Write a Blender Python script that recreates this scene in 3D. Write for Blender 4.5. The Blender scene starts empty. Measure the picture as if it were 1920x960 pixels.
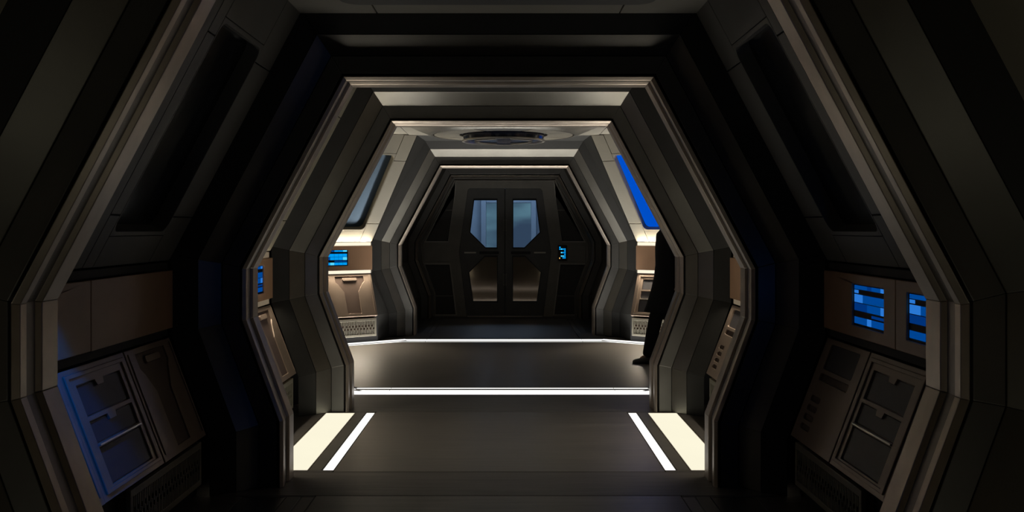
import bpy, bmesh, math, random
from mathutils import Vector, Matrix
from mathutils.geometry import tessellate_polygon
random.seed(7)
SC = bpy.context.scene
COL = SC.collection
U = 0.003                      # one profile unit in metres
CAM_H = 1.461
F_PX = 1860.0                  # focal length in pixels of the 1920 px wide frame

# ------------------------------------------------------------------ camera
cam_d = bpy.data.cameras.new('camera')
cam_d.sensor_width = 36.0
cam_d.lens = 36.0 * F_PX / 1920.0
cam_d.shift_x = 7.0 / 1920.0
cam_d.shift_y = -52.0 / 1920.0
cam_d.clip_start = 0.05
cam_d.clip_end = 200
cam = bpy.data.objects.new('camera', cam_d)
COL.objects.link(cam)
cam.location = (0.054, 0.0, CAM_H)
cam.rotation_euler = (math.radians(90), 0, 0)
SC.camera = cam

# ------------------------------------------------------------------ world, exposure
W = bpy.data.worlds.new('world'); SC.world = W
W.use_nodes = True
W.node_tree.nodes['Background'].inputs[0].default_value = (0.02, 0.025, 0.035, 1)
W.node_tree.nodes['Background'].inputs[1].default_value = 0.01
SC.view_settings.view_transform = 'Standard'
SC.view_settings.look = 'None'
SC.view_settings.gamma = 1.0
SC.view_settings.use_curve_mapping = False
SC.view_settings.exposure = 0.0

# lamp powers (watts) used by the builders of the lamps below
P_PANEL = 2.8        # wide floor panels of the lit bay
P_STRIP = 2.4        # narrow floor strips of the lit bay
P_FAR = 42.0          # far cross strip
P_CROSS = 10.0        # cross strips in the junction
P_LEDGE_HI = 9.0      # ledge tubes of the junction consoles
P_LEDGE_LO = 0.9      # ledge tubes of the lit bay
SPREAD = 85            # degrees, the lenses of the floor lights throw upwards
P_ADDED_BLUE = 6.0           # added unseen lamp that tints the near lockers blue
P_SCREEN = 0.08         # glow of one blue wall screen
P_ADDED_GLOW = 0.5         # unseen floor panels around the camera, glow added to light the nearest frame

# ------------------------------------------------------------------ materials
def mat(name, col, rough=0.5, metal=0.0, var=0.15, scale=6.0, bump=0.0, bscale=60.0, stretch=None, spec=0.5, rvar=0.0):
    m = bpy.data.materials.new(name); m.use_nodes = True
    nt = m.node_tree; n = nt.nodes; l = nt.links
    b = n['Principled BSDF']
    b.inputs['Roughness'].default_value = rough
    b.inputs['Metallic'].default_value = metal
    b.inputs['Specular IOR Level'].default_value = spec
    tc = n.new('ShaderNodeTexCoord')
    mp = n.new('ShaderNodeMapping')
    l.new(tc.outputs['Object'], mp.inputs[0])
    if stretch: mp.inputs['Scale'].default_value = stretch
    nz = n.new('ShaderNodeTexNoise'); nz.inputs['Scale'].default_value = scale; nz.inputs['Detail'].default_value = 5
    l.new(mp.outputs[0], nz.inputs['Vector'])
    r = n.new('ShaderNodeValToRGB')
    c0 = [max(0, c * (1 - var)) for c in col]; c1 = [min(1, c * (1 + var)) for c in col]
    r.color_ramp.elements[0].color = (*c0, 1); r.color_ramp.elements[1].color = (*c1, 1)
    r.color_ramp.elements[0].position = 0.3; r.color_ramp.elements[1].position = 0.7
    l.new(nz.outputs['Fac'], r.inputs[0]); l.new(r.outputs[0], b.inputs['Base Color'])
    if rvar:
        mr = n.new('ShaderNodeMapRange')
        mr.inputs[3].default_value = max(0.02, rough - rvar); mr.inputs[4].default_value = rough + rvar
        l.new(nz.outputs['Fac'], mr.inputs[0]); l.new(mr.outputs[0], b.inputs['Roughness'])
    if bump:
        n2 = n.new('ShaderNodeTexNoise'); n2.inputs['Scale'].default_value = bscale; n2.inputs['Detail'].default_value = 3
        l.new(mp.outputs[0], n2.inputs['Vector'])
        bp = n.new('ShaderNodeBump'); bp.inputs['Strength'].default_value = bump; bp.inputs['Distance'].default_value = 0.004
        l.new(n2.outputs['Fac'], bp.inputs['Height']); l.new(bp.outputs[0], b.inputs['Normal'])
    return m

def emit(name, col, strength, var=0.0, scale=3.0):
    m = bpy.data.materials.new(name); m.use_nodes = True
    nt = m.node_tree; n = nt.nodes; l = nt.links
    n.remove(n['Principled BSDF'])
    e = n.new('ShaderNodeEmission'); e.inputs[1].default_value = strength
    e.inputs[0].default_value = (*col, 1)
    if var:
        tc = n.new('ShaderNodeTexCoord'); nz = n.new('ShaderNodeTexNoise'); nz.inputs['Scale'].default_value = scale
        l.new(tc.outputs['Object'], nz.inputs['Vector'])
        r = n.new('ShaderNodeValToRGB')
        r.color_ramp.elements[0].color = (*[c * (1 - var) for c in col], 1)
        r.color_ramp.elements[1].color = (*col, 1)
        l.new(nz.outputs['Fac'], r.inputs[0]); l.new(r.outputs[0], e.inputs[0])
    l.new(e.outputs[0], n['Material Output'].inputs[0])
    return m

M = {}
M['rib'] = mat('rib_paint', (0.125, 0.122, 0.115), 0.42, 0.5, 0.10, 5, 0.05, 90)
M['rib_chamfer'] = mat('rib_satin_paint', (0.18, 0.173, 0.153), 0.35, 0.88, 0.08, 5, 0.04, 90)
M['rib_outer'] = mat('rib_outer_paint', (0.022, 0.0215, 0.020), 0.6, 0.0, 0.12, 5, spec=0.25)
M['groove'] = mat('dark_bronze_groove', (0.17, 0.155, 0.14), 0.4, 0.75, 0.1, 9)
M['core'] = mat('black_core', (0.006, 0.006, 0.007), 0.7, 0, 0.1)
M['edge'] = mat('brushed_bronze_edge', (0.40, 0.345, 0.29), 0.34, 0.8, 0.10, 9, stretch=(1, 1, 1))
M['floor'] = mat('dark_floor_laminate', (0.10, 0.090, 0.081), 0.34, 0.0, 0.35, 4, 0.10, 14, stretch=(0.6, 9, 1), spec=0.55, rvar=0.06)
M['sill'] = mat('dark_sill_rubber', (0.07, 0.063, 0.058), 0.42, 0.0, 0.3, 4, 0.08, 14, stretch=(0.6, 9, 1))
M['gutter'] = mat('floor_channel_grey', (0.085, 0.08, 0.072), 0.45, 0.2, 0.15, 6)
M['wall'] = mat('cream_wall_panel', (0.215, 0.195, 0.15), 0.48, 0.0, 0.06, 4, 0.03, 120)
M['wall_shaded'] = mat('shaded_wall_panel', (0.13, 0.125, 0.115), 0.5, 0.0, 0.08, 4)  # darker copy of the cream panel; shade of the unlit bays is in its colour
M['box'] = mat('tan_console_panel', (0.38, 0.225, 0.135), 0.42, 0.0, 0.07, 5, 0.03, 120)
M['locker'] = mat('taupe_locker_metal', (0.31, 0.235, 0.185), 0.40, 0.25, 0.08, 5, 0.03, 120)
M['locker_dark'] = mat('brown_locker_inset', (0.13, 0.088, 0.07), 0.48, 0.1, 0.08, 5)
M['locker_grey'] = mat('slate_locker_inset', (0.075, 0.07, 0.075), 0.5, 0.1, 0.08, 5)
M['vent'] = mat('khaki_vent_metal', (0.27, 0.25, 0.20), 0.45, 0.2, 0.08, 5)
M['slot_glass'] = mat('black_slot_glass', (0.006, 0.008, 0.012), 0.16, 0.0, 0.2, 3, spec=0.9)
M['slot_reflection'] = mat('slot_glass_reflection_tint', (0.09, 0.13, 0.18), 0.36, 0.85, 0.05, 3)  # bluish base colour stands in for the blue window's reflection in dark glass
M['glass_blue'] = emit('blue_backlit_pane', (0.0, 0.085, 0.62), 1.0, 0.15, 1.2)
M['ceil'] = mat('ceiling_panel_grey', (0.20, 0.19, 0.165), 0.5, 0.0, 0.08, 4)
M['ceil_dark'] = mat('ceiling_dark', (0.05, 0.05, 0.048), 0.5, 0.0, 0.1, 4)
M['door'] = mat('door_charcoal', (0.09, 0.09, 0.091), 0.5, 0.1, 0.1, 6)
M['surround'] = mat('door_surround_grey', (0.20, 0.19, 0.172), 0.5, 0.1, 0.08, 6)
M['rim'] = mat('panel_rim_grey', (0.34, 0.325, 0.295), 0.45, 0.2, 0.06, 6)
M['door_inset'] = mat('door_side_inset', (0.045, 0.043, 0.040), 0.5, 0, 0.1, 6)
M['kick'] = mat('polished_kick_plate', (0.50, 0.40, 0.31), 0.07, 0.72, 0.06, 3, 0.10, 2.0, stretch=(1.6, 1, 1))
M['chrome'] = mat('pale_metal', (0.55, 0.52, 0.47), 0.3, 0.8, 0.05)
M['black'] = mat('gloss_black', (0.004, 0.004, 0.005), 0.25, 0, 0.1)
M['panel_lit'] = emit('warm_floor_panel', (1.0, 0.945, 0.73), 1.0, 0.05, 2.0)
M['strip_lit'] = emit('white_floor_strip', (1.0, 0.99, 0.95), 1.25)
M['ledge_hi'] = emit('ledge_tube_bright', (1.0, 0.90, 0.70), 1.05)
M['ledge_lo'] = emit('ledge_tube_dim', (1.0, 0.78, 0.52), 0.16)
M['scr0'] = emit('screen_deep_blue', (0.0, 0.06, 0.36), 0.5)
M['scr1'] = emit('screen_blue', (0.0, 0.10, 0.50), 0.55)
M['scr2'] = emit('screen_bright_blue', (0.03, 0.24, 0.85), 0.75)
M['scr3'] = emit('screen_cyan_blue', (0.0, 0.33, 0.90), 0.95)
M['scr4'] = emit('screen_pale_cyan', (0.08, 0.62, 1.0), 1.1)
M['scr_off'] = mat('screen_black_glass', (0.002, 0.003, 0.008), 0.5, spec=0.1)
M['amber'] = emit('amber_pixel', (1.0, 0.55, 0.15), 0.8)
M['coat'] = mat('black_wool', (0.006, 0.006, 0.007), 0.85, 0, 0.2, 40, spec=0.2)
M['shoe'] = mat('black_leather', (0.008, 0.007, 0.007), 0.4, 0, 0.2)
M['skin'] = mat('skin', (0.42, 0.26, 0.19), 0.5, 0, 0.06)
M['hair'] = mat('dark_hair', (0.012, 0.009, 0.007), 0.6, 0, 0.2, 60)
M['blue_room'] = mat('pale_blue_grey_paint', (0.42, 0.48, 0.55), 0.5, 0, 0.05)
M['dome_glass'] = mat('midnight_glass', (0.010, 0.016, 0.045), 0.15, 0, 0.1, spec=0.8)

gm = bpy.data.materials.new('clear_door_glass'); gm.use_nodes = True
_n = gm.node_tree.nodes; _l = gm.node_tree.links; _n.remove(_n['Principled BSDF'])
_t = _n.new('ShaderNodeBsdfTransparent'); _t.inputs[0].default_value = (.93, .96, 1.0, 1)
_g = _n.new('ShaderNodeBsdfGlossy'); _g.inputs['Roughness'].default_value = .03
_f = _n.new('ShaderNodeFresnel'); _f.inputs[0].default_value = 1.45
_m = _n.new('ShaderNodeMixShader'); _l.new(_f.outputs[0], _m.inputs[0]); _l.new(_t.outputs[0], _m.inputs[1]); _l.new(_g.outputs[0], _m.inputs[2])
_l.new(_m.outputs[0], _n['Material Output'].inputs[0])
M['glass'] = gm

# ------------------------------------------------------------------ mesh helpers
ROOT = {}
def H(y): return CAM_H + U * y

def world_loc(o):
    p = Vector((0, 0, 0))
    while o is not None:
        p = p + Vector(o.location); o = o.parent
    return p

def make(name, geo, m, parent=None, bevel=0.0, smooth=False, segs=2):
    """geo = (verts, faces) in world space; one mesh object."""
    vs, fs = geo
    vs = [Vector(v) for v in vs]
    if parent is None:
        lo = Vector((min(v[i] for v in vs) for i in range(3))); hi = Vector((max(v[i] for v in vs) for i in range(3)))
        base = Vector(((lo.x + hi.x) / 2, (lo.y + hi.y) / 2, lo.z)); off = base
    else:
        base = Vector((0, 0, 0)); off = world_loc(parent)
    me = bpy.data.meshes.new(name)
    me.from_pydata([tuple(v - off) for v in vs], [], fs)
    bm = bmesh.new(); bm.from_mesh(me)
    bmesh.ops.remove_doubles(bm, verts=bm.verts, dist=1e-6)
    bmesh.ops.recalc_face_normals(bm, faces=bm.faces)
    if smooth:
        for f in bm.faces: f.smooth = True
    bm.to_mesh(me); bm.free()
    me.materials.append(M[m] if isinstance(m, str) else m)
    o = bpy.data.objects.new(name, me); COL.objects.link(o)
    o.location = base
    if parent is not None: o.parent = parent
    if bevel:
        bv = o.modifiers.new('bevel', 'BEVEL'); bv.width = bevel; bv.segments = segs; bv.limit_method = 'ANGLE'
        bv.angle_limit = math.radians(40)
    return o

def tag(o, label=None, cat=None, group=None, kind=None):
    if label: o['label'] = label
    if cat: o['category'] = cat
    if group: o['group'] = group
    if kind: o['kind'] = kind
    return o

def empty(name, loc, label=None, cat=None, group=None, kind=None):
    o = bpy.data.objects.new(name, None); COL.objects.link(o); o.location = loc
    o.empty_display_size = 0.1
    return tag(o, label, cat, group, kind)

def join(*gs):
    V_, F_ = [], []
    for v, f in gs:
        k = len(V_); V_ += list(v); F_ += [tuple(i + k for i in q) for q in f]
    return V_, F_

def box(x0, x1, y0, y1, z0, z1, fn=None):
    v = [(x, y, z) for x in (x0, x1) for y in (y0, y1) for z in (z0, z1)]
    if fn: v = [fn(*p) for p in v]
    return v, [(0, 1, 3, 2), (4, 6, 7, 5), (0, 4, 5, 1), (2, 3, 7, 6), (0, 2, 6, 4), (1, 5, 7, 3)]

def prism(outer, d0, d1, fn, holes=()):
    """extrude a 2D polygon (with holes) between depths d0 and d1; fn(a,b,d) -> world."""
    loops = [list(outer)] + [list(h) for h in holes]
    flat = [p for lp in loops for p in lp]
    tri = tessellate_polygon([[Vector((p[0], p[1], 0)) for p in lp] for lp in loops])
    n = len(flat)
    vs = [fn(p[0], p[1], d0) for p in flat] + [fn(p[0], p[1], d1) for p in flat]
    fs = [tuple(t) for t in tri] + [tuple(i + n for i in reversed(t)) for t in tri]
    k = 0
    for lp in loops:
        m_ = len(lp)
        for i in range(m_):
            j = (i + 1) % m_
            fs.append((k + i, k + j, k + j + n, k + i + n))
        k += m_
    return vs, fs

def rect(a0, b0, a1, b1): return [(a0, b0), (a1, b0), (a1, b1), (a0, b1)]
def rrect(a0, b0, a1, b1, r, n=5):
    out = []
    for cx, cy, s in ((a1 - r, b0 + r, -90), (a1 - r, b1 - r, 0), (a0 + r, b1 - r, 90), (a0 + r, b0 + r, 180)):
        for i in range(n + 1):
            t = math.radians(s + 90 * i / n)
            out.append((cx + r * math.cos(t), cy + r * math.sin(t)))
    return out

def lathe(prof, cx, cy, a0=0.0, a1=360.0, n=48, closed_prof=False):
    full = abs(a1 - a0 - 360) < 1e-6
    cnt = n if full else n + 1
    vs, fs = [], []
    for i in range(cnt):
        t = math.radians(a0 + (a1 - a0) * i / n)
        for r, z in prof: vs.append((cx + r * math.cos(t), cy + r * math.sin(t), z))
    p = len(prof)
    for i in range(n):
        j = (i + 1) % cnt
        for k in range(p if closed_prof else p - 1):
            k2 = (k + 1) % p
            fs.append((i * p + k, j * p + k, j * p + k2, i * p + k2))
    if not full and closed_prof:
        fs.append(tuple(range(p))); fs.append(tuple(reversed(range((cnt - 1) * p, cnt * p))))
    return vs, fs

def area(name, loc, direction, sx, sy, power, col, parent, xaxis=None, spread=180):
    """the light a lamp throws, kept under that lamp"""
    d = bpy.data.lights.new(name, 'AREA'); d.shape = 'RECTANGLE'
    d.size = sx; d.size_y = sy; d.energy = power; d.color = col; d.spread = math.radians(spread)
    o = bpy.data.objects.new(name, d); COL.objects.link(o)
    z = -Vector(direction).normalized()
    x = Vector(xaxis if xaxis else (1, 0, 0)); x = (x - z * x.dot(z)).normalized(); y = z.cross(x)
    mtx = Matrix((x, y, z)).transposed()
    o.rotation_euler = mtx.to_euler()
    o.location = Vector(loc) - (world_loc(parent) if parent else Vector((0, 0, 0)))
    o.parent = parent
    return o

# ------------------------------------------------------------------ corridor profile
def hexpts(e):
    r = [(405 + e, -487), (405 + e, -362 - .179 * e), (475 + e, -172 - .179 * e), (475 + e, -77 + .248 * e), (287 + .602 * e, 278 + e)]
    return [(-x, y) for x, y in r] + [(x, y) for x, y in reversed(r)]
def hx(e, i, z): x, y = hexpts(e)[i]; return (x * U, z, H(y))

def seg(loop, i, z0):
    """mitred prism of one straight piece of a frame; loop = [(e, z units)]"""
    n = len(loop); vs = [hx(e, i, z0 + z * U) for e, z in loop] + [hx(e, i + 1, z0 + z * U) for e, z in loop]
    fs = [(k, (k + 1) % n, (k + 1) % n + n, k + n) for k in range(n)]
    fs += [tuple(range(n)), tuple(reversed(range(n, 2 * n)))]
    return vs, fs

ZF = {'A': 2.987, 'B': 5.58, 'C': 7.87, 'D': 13.51, 'E': 16.03, 'Y': -0.62}
EDGE1 = [(0, 6.5), (6, 0), (7, 1), (7, 20), (0, 20)]
EDGE2 = [(-2, 49.5), (3, 44), (8, 44), (8, 86), (-2, 86)]
REVEAL = [(3, 20.2), (3, 44), (7, 44), (7, 20.2)]
FACE = [(13, 7), (46, 7), (46, 20), (13, 20)]
CHAM = [(46.6, 6), (79, -31), (79, -15), (46.6, 14)]
OUTER = [(80, -31), (120, -58), (120, 84), (80, 84)]
CORE = [(7.2, 22), (46, 22), (79.5, 15), (79.5, 84), (8.2, 84), (8.2, 43), (7.2, 43)]

def frame(n, z0, label):
    root = empty('trim_%d' % n, (0, z0, 0), label, None, None, 'structure')
    for i in range(9):
        make('edge_strip', seg(EDGE1, i, z0), 'edge', root, 0.003)
        make('inner_edge_strip', seg(EDGE2, i, z0), 'edge', root, 0.003)
        make('groove', seg(REVEAL, i, z0), 'groove', root)
        make('face_panel', seg(FACE, i, z0), 'rib', root, 0.003)
        make('chamfer_panel', seg(CHAM, i, z0), 'rib_chamfer', root, 0.002)
        make('outer_panel', seg(OUTER, i, z0), 'rib_outer', root, 0.003)
        make('core', seg(CORE, i, z0), 'core', root)
    return root
frame(1, ZF['A'], 'dark hexagonal frame closest to the viewer, cut off by the picture edges')
frame(2, ZF['B'], 'dark hexagonal frame in front of the lit floor panels')
frame(3, ZF['C'], 'hexagonal frame between the lit bay and the junction room')
frame(4, ZF['D'], 'small hexagonal frame with bright edge in front of the far doors')
frame(5, ZF['E'], 'black hexagonal frame around the far double doors')
frame(6, ZF['Y'], 'dark hexagonal frame behind the viewer')

# ------------------------------------------------------------------ floor
fl = make('floor', box(-3.4, 3.4, -3.2, 23.0, -0.12, -0.03), 'core'); tag(fl, 'dark glossy corridor floor', None, None, 'structure')
def fplate(name, x0, x1, y0, y1, m, bev=0.003): return make(name, box(x0, x1, y0, y1, -0.03, 0.0), m, fl, bev)
G = 0.003
XS = dict(c=0.999, s0=0.999, s1=1.071, w0=1.155, w1=1.392)
def bay_floor(y0, y1, p0, p1):
    """centre plate, gutters and outer plates of a bay; the channels for the lights stay open"""
    fplate('floor_plate', -XS['c'] + G, XS['c'] - G, y0 + G, y1 - G, 'floor')
    for s in (-1, 1):
        a, b = sorted((s * XS['s1'], s * XS['w0'])); fplate('channel_plate', a + G, b - G, p0, p1, 'gutter')
        a, b = sorted((s * XS['w1'], s * 1.80)); fplate('side_plate', a + G, b - G, p0, p1, 'sill')
        a, b = sorted((s * XS['c'], s * 1.80))
        if p0 - y0 > 0.01: fplate('end_plate', a + G, b - G, y0 + G, p0 - G, 'sill')
        if y1 - p1 > 0.01: fplate('end_plate', a + G, b - G, p1 + G, y1 - G, 'sill')
bay_floor(-3.0, -0.80, -2.7, -0.95)
fplate('sill_plate', -1.8, 1.8, -0.80 + G, -0.36 - G, 'sill')
bay_floor(-0.36, 2.79, -0.30, 2.70)
fplate('sill_plate', -1.8, 1.8, 2.79 + G, 3.30 - G, 'sill')
bay_floor(3.30, 5.42, 3.36, 5.40)
fplate('sill_plate', -1.8, 1.8, 5.42 + G, 5.95 - G, 'sill')
bay_floor(5.95, 7.90, 5.99, 7.86)
fplate('sill_plate', -1.8, 1.8, 7.90 + G, 8.72, 'sill')
bay_floor(13.28, 16.0, 13.86, 15.88)
fplate('sill_plate', -1.8, 1.8, 16.0 + G, 16.9, 'sill')

# floor lights -------------------------------------------------------
def floor_panel(side, y0, y1, cuts, lit, label, power=0.0, group=None):
    x0, x1 = sorted((side * XS['w0'], side * XS['w1']))
    r = empty('floor_light_panel', ((x0 + x1) / 2, (y0 + y1) / 2, -0.028), label, 'floor light', group)
    make('tray', prism(rect(x0, y0, x1, y1), -0.028, -0.001, lambda a, b, d: (a, b, d), [rect(x0 + .006, y0 + .006, x1 - .006, y1 - .006)]), 'gutter' if not lit else 'edge', r)
    ys = [y0 + .006] + list(cuts) + [y1 - .006]
    for k in range(len(ys) - 1):
        make('diffuser', box(x0 + .007, x1 - .007, ys[k] + .003, ys[k + 1] - .003, -0.024, -0.002), 'panel_lit' if lit else 'gutter_off', r)
    if power: area('panel_light', ((x0 + x1) / 2, (y0 + y1) / 2, 0.0005), (0, 0, 1), x1 - x0 - .02, y1 - y0 - .02, power, (1.0, 0.90, 0.71), r, None, SPREAD)
def floor_strip(side, y0, y1, lit, label, power=0.0, group=None):
    x0, x1 = sorted((side * XS['s0'], side * XS['s1']))
    r = empty('floor_light_strip', ((x0 + x1) / 2, (y0 + y1) / 2, -0.028), label, 'floor light', group)
    make('housing', prism(rect(x0, y0, x1, y1), -0.028, -0.001, lambda a, b, d: (a, b, d), [rect(x0 + .004, y0 + .004, x1 - .004, y1 - .004)]), 'gutter', r)
    make('diffuser', box(x0 + .005, x1 - .005, y0 + .005, y1 - .005, -0.024, -0.002), 'strip_lit' if lit else 'strip_off', r)
    if power: area('strip_light', ((x0 + x1) / 2, (y0 + y1) / 2, 0.0005), (0, 0, 1), x1 - x0 - .012, y1 - y0 - .02, power, (1.0, 0.97, 0.92), r, None, SPREAD)
M['gutter_off'] = mat('unlit_floor_diffuser', (0.035, 0.034, 0.032), 0.35, 0, 0.1)
M['strip_off'] = mat('unlit_strip_diffuser', (0.13, 0.12, 0.11), 0.4, 0, 0.1)
SIDE = {-1: 'left', 1: 'right'}
for s in (-1, 1):
    w = 'on the side of the screen with the spade-shaped locker' if s < 0 else 'on the side where the person stands'
    floor_panel(s, 5.99, 7.86, (6.33, 7.57), True, 'wide glowing cream floor panel, %s' % ('left of the pair' if s < 0 else 'right of the pair'), P_PANEL)
    floor_strip(s, 5.99, 7.86, True, 'narrow bright white floor strip beside the %s cream panel' % SIDE[s], P_STRIP)
    floor_panel(s, 3.36, 5.40, (3.9, 5.05), False, 'unlit dark floor panel at the bottom edge, %s of the pair' % SIDE[s])
    floor_strip(s, 3.36, 5.40, False, 'unlit grey floor strip at the bottom edge, %s of the pair' % SIDE[s])
    floor_panel(s, 13.86, 15.88, (14.4, 15.4), False, 'unlit dark floor panel before the far doors, %s of the pair' % SIDE[s])
    floor_strip(s, 13.86, 15.88, False, 'unlit floor strip before the far doors, %s of the pair' % SIDE[s])
    floor_panel(s, -2.7, -0.95, (-2.2, -1.4), False, 'unlit floor panel behind the viewer', 0.0, 'floor panels behind the viewer')
    floor_strip(s, -2.7, -0.95, False, 'unlit floor strip behind the viewer', 0.0, 'floor strips behind the viewer')
    floor_panel(s, -0.30, 2.70, (0.4, 1.9), True, 'unseen floor panel beside the viewer, glow added to light the nearest frame', P_ADDED_GLOW, 'floor panels beside the viewer')
    floor_strip(s, -0.30, 2.70, False, 'unlit floor strip beside the viewer', 0.0, 'floor strips beside the viewer')

# ------------------------------------------------------------------ side walls of the bays
UB = H(-59)                                   # foot of the leaning upper wall
TILT = .53; cs, sn = .884, .468
def mapper(side, kind, zf=0.0):
    """local (t along wall from its far end, w into the room, h up) -> world"""
    if kind == 'straight':
        return lambda t, w, h: (side * (597 * U - w), zf - t, h)
    if kind == 'diag':        # far diagonal walls of the junction
        return lambda t, w, h: (side * (577 * U + .819 * t - .574 * w), 12.97 - .574 * t - .819 * w, h)
    if kind == 'near':        # near diagonal walls, mirrored in depth
        return lambda t, w, h: (side * (577 * U + .819 * t - .574 * w), 8.36 + .574 * t + .819 * w, h)
    if kind == 'side':
        return lambda t, w, h: (side * (2.93 - w), zf - t, h)

def wall_shell(Mp, L, side, t0=-.06):
    L = L + .06
    prof = [(.13, -.03), (.13, H(-374)), (-.06, H(-200)), (-.06, UB - .012), (-.15, UB), (-.15 + TILT * 1.40, UB + 1.40),
            (-.25 + TILT * 1.40, UB + 1.40), (-.22, UB), (-.22, -.03)]
    n = len(prof)
    vs = [Mp(t0, w, h) for w, h in prof] + [Mp(L, w, h) for w, h in prof]
    fs = [(k, (k + 1) % n, (k + 1) % n + n, k + n) for k in range(n)] + [tuple(range(n)), tuple(reversed(range(n, 2 * n)))]
    o = make('wall_' + SIDE[side], (vs, fs), 'core')
    return tag(o, None, None, None, 'structure')

def upper_map(Mp, shear):
    return lambda a, b, d: Mp(a + shear * b, TILT * b + cs * d, UB + b - sn * d)

WIN = [0]
def upper_wall(Mp, L, wall, slot, shear, m, glass, label):
    fn = upper_map(Mp, shear)
    B1 = 1.352
    g = .0025
    if slot is None:
        k = max(1, round(L / .9))
        for i in range(k):
            make('wall_panel', prism(rect(L * i / k + g, .0, L * (i + 1) / k - g, B1), -.02, 0, fn), m, wall, .003)
        return
    a0, a1 = slot; b0, b1 = .162, 1.095
    for (p0, p1, q0, q1) in ((0, a0, 0, .235), (0, a0, .235, 1.03), (0, a0, 1.03, B1), (a0, a1, 0, b0 - .02), (a0, a1, b1 + .02, B1),
                             (a1, a1 + .11, 0, .235), (a1, a1 + .11, .235, 1.03), (a1, a1 + .11, 1.03, B1), (a1 + .11, L, 0, B1)):
        if p1 - p0 > .02: make('wall_panel', prism(rect(p0 + g, q0 + g, p1 - g, q1 - g), -.02, 0, fn), m, wall, .003)
    WIN[0] += 1
    c = fn((a0 + a1) / 2, b0, -.05)
    w = empty('window_%d' % WIN[0], c, label, None, None, 'structure')
    hole = rrect(a0 + .008, b0, a1 - .008, b1, .05)
    make('window_frame', prism(rect(a0, b0 - .02, a1, b1 + .02), -.085, .001, fn, [hole]), m, w, .002)
    make('window_pane', prism(rrect(a0 + .004, b0 - .004, a1 - .004, b1 + .004, .05), -.084, -.074, fn), glass, w)

def console(Mp, L, seams, screens, lit, label):
    r = empty('wall_console', Mp(L / 2, .0, H(-187)), label, 'console')
    fn = lambda a, b, d: Mp(a, d, b)
    h0, h1 = H(-180), H(-76)
    ts = [0.0] + list(seams) + [L]
    for k in range(len(ts) - 1):
        hol = [rrect(s0, H(-161), s1, H(-92), .006, 3) for s0, s1, st in screens if ts[k] <= s0 < ts[k + 1]]
        make('console_panel', prism(rect(ts[k] + .002, h0, ts[k + 1] - .002, h1), -.05, .02, fn, hol), 'box', r, .004)
    for s0, s1, st in screens:
        sc = make('screen', box(s0 - .003, s1 + .003, .002, .008, H(-162), H(-91), lambda t, w, h: Mp(t, w, h)), 'scr_off', r)
        hh0, hh1 = H(-159), H(-94); hs = hh1 - hh0; wid = s1 - s0 - .016
        pal = ('scr0', 'scr1', 'scr2') if st == 'dim' else ('scr1', 'scr3', 'scr4')
        rows = [(.90, 1.0, [1, 1, 1, 0, 1, 1, 2]), (.80, .88, [2, None, None, None, None, None, None]),
                (.57, .77, [2, 2, 1, 1, 1, 1, 1]), (.36, .55, [0, 0, 0, 1, 1, 1, 2]),
                (.24, .31, [None, None, None, None, 0, 0, 0]), (.03, .20, [1, 1, 1, 2, 1, 1, 1])]
        for q0, q1, cells in rows:
            k = 0
            for c in range(7):
                if cells[c] is None: continue
                x0 = s0 + .008 + wid * ((1 - (c + 1) / 7.0) if Mp(0, 0, 0)[0] < 0 else c / 7.0); x1 = x0 + wid / 7.0
                make('screen_cell', box(x0 + .0015, x1 - .0015, .008, .0095, hh0 + hs * q0, hh0 + hs * q1, lambda t, w, h: Mp(t, w, h)), pal[cells[c]], sc)
        c = Vector(Mp((s0 + s1) / 2, .022, H(-127))); nrm = Vector(Mp(0, 1, 0)) - Vector(Mp(0, 0, 0)); tv = Vector(Mp(1, 0, 0)) - Vector(Mp(0, 0, 0))
        area('screen_light', c, nrm, s1 - s0, .19, P_SCREEN, (.02, .22, 1.0), r, tv)
    return r

def ledge(Mp0, L, which, lit, label, t0=0.0):
    Mp = lambda t, w, h: Mp0(t + t0, w, h)
    hz0, hz1 = (H(-75), H(-61)) if which == 'top' else (H(-195), H(-182))
    hz = (hz0 + hz1) / 2
    r = empty('ledge_light', Mp(L / 2, -.03, hz0), label, 'ledge light')
    make('tube_cover', box(.01, L - .01, -.045, -.008, hz0, hz1, lambda t, w, h: Mp(t, w, h)), {'hi': 'ledge_hi', 'lo': 'ledge_lo', None: 'core'}[lit], r, .003)
    make('end_cap', box(.0, .01, -.046, -.006, hz0, hz1, lambda t, w, h: Mp(t, w, h)), 'chrome' if lit else 'core', r)
    make('end_cap', box(L - .01, L, -.046, -.006, hz0, hz1, lambda t, w, h: Mp(t, w, h)), 'chrome' if lit else 'core', r)
    if lit:
        c = Vector(Mp(L / 2, .0, hz)); nrm = Vector(Mp(0, 1, 0)) - Vector(Mp(0, 0, 0)); tv = Vector(Mp(1, 0, 0)) - Vector(Mp(0, 0, 0))
        d = nrm * .35 + Vector((0, 0, .94)) if which == 'top' else nrm * .62 + Vector((0, 0, -.78))
        area('tube_light', c + nrm * (.006 if which == 'top' else .022), d, L - .04, .03, {'hi': P_LEDGE_HI, 'lo': P_LEDGE_LO}[lit] * L * ({'hi': .9, 'lo': .35}[lit] if which == 'top' else {'hi': 1.2, 'lo': 2.4}[lit]), (1.0, .88, .68), r, tv, 90)

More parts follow.
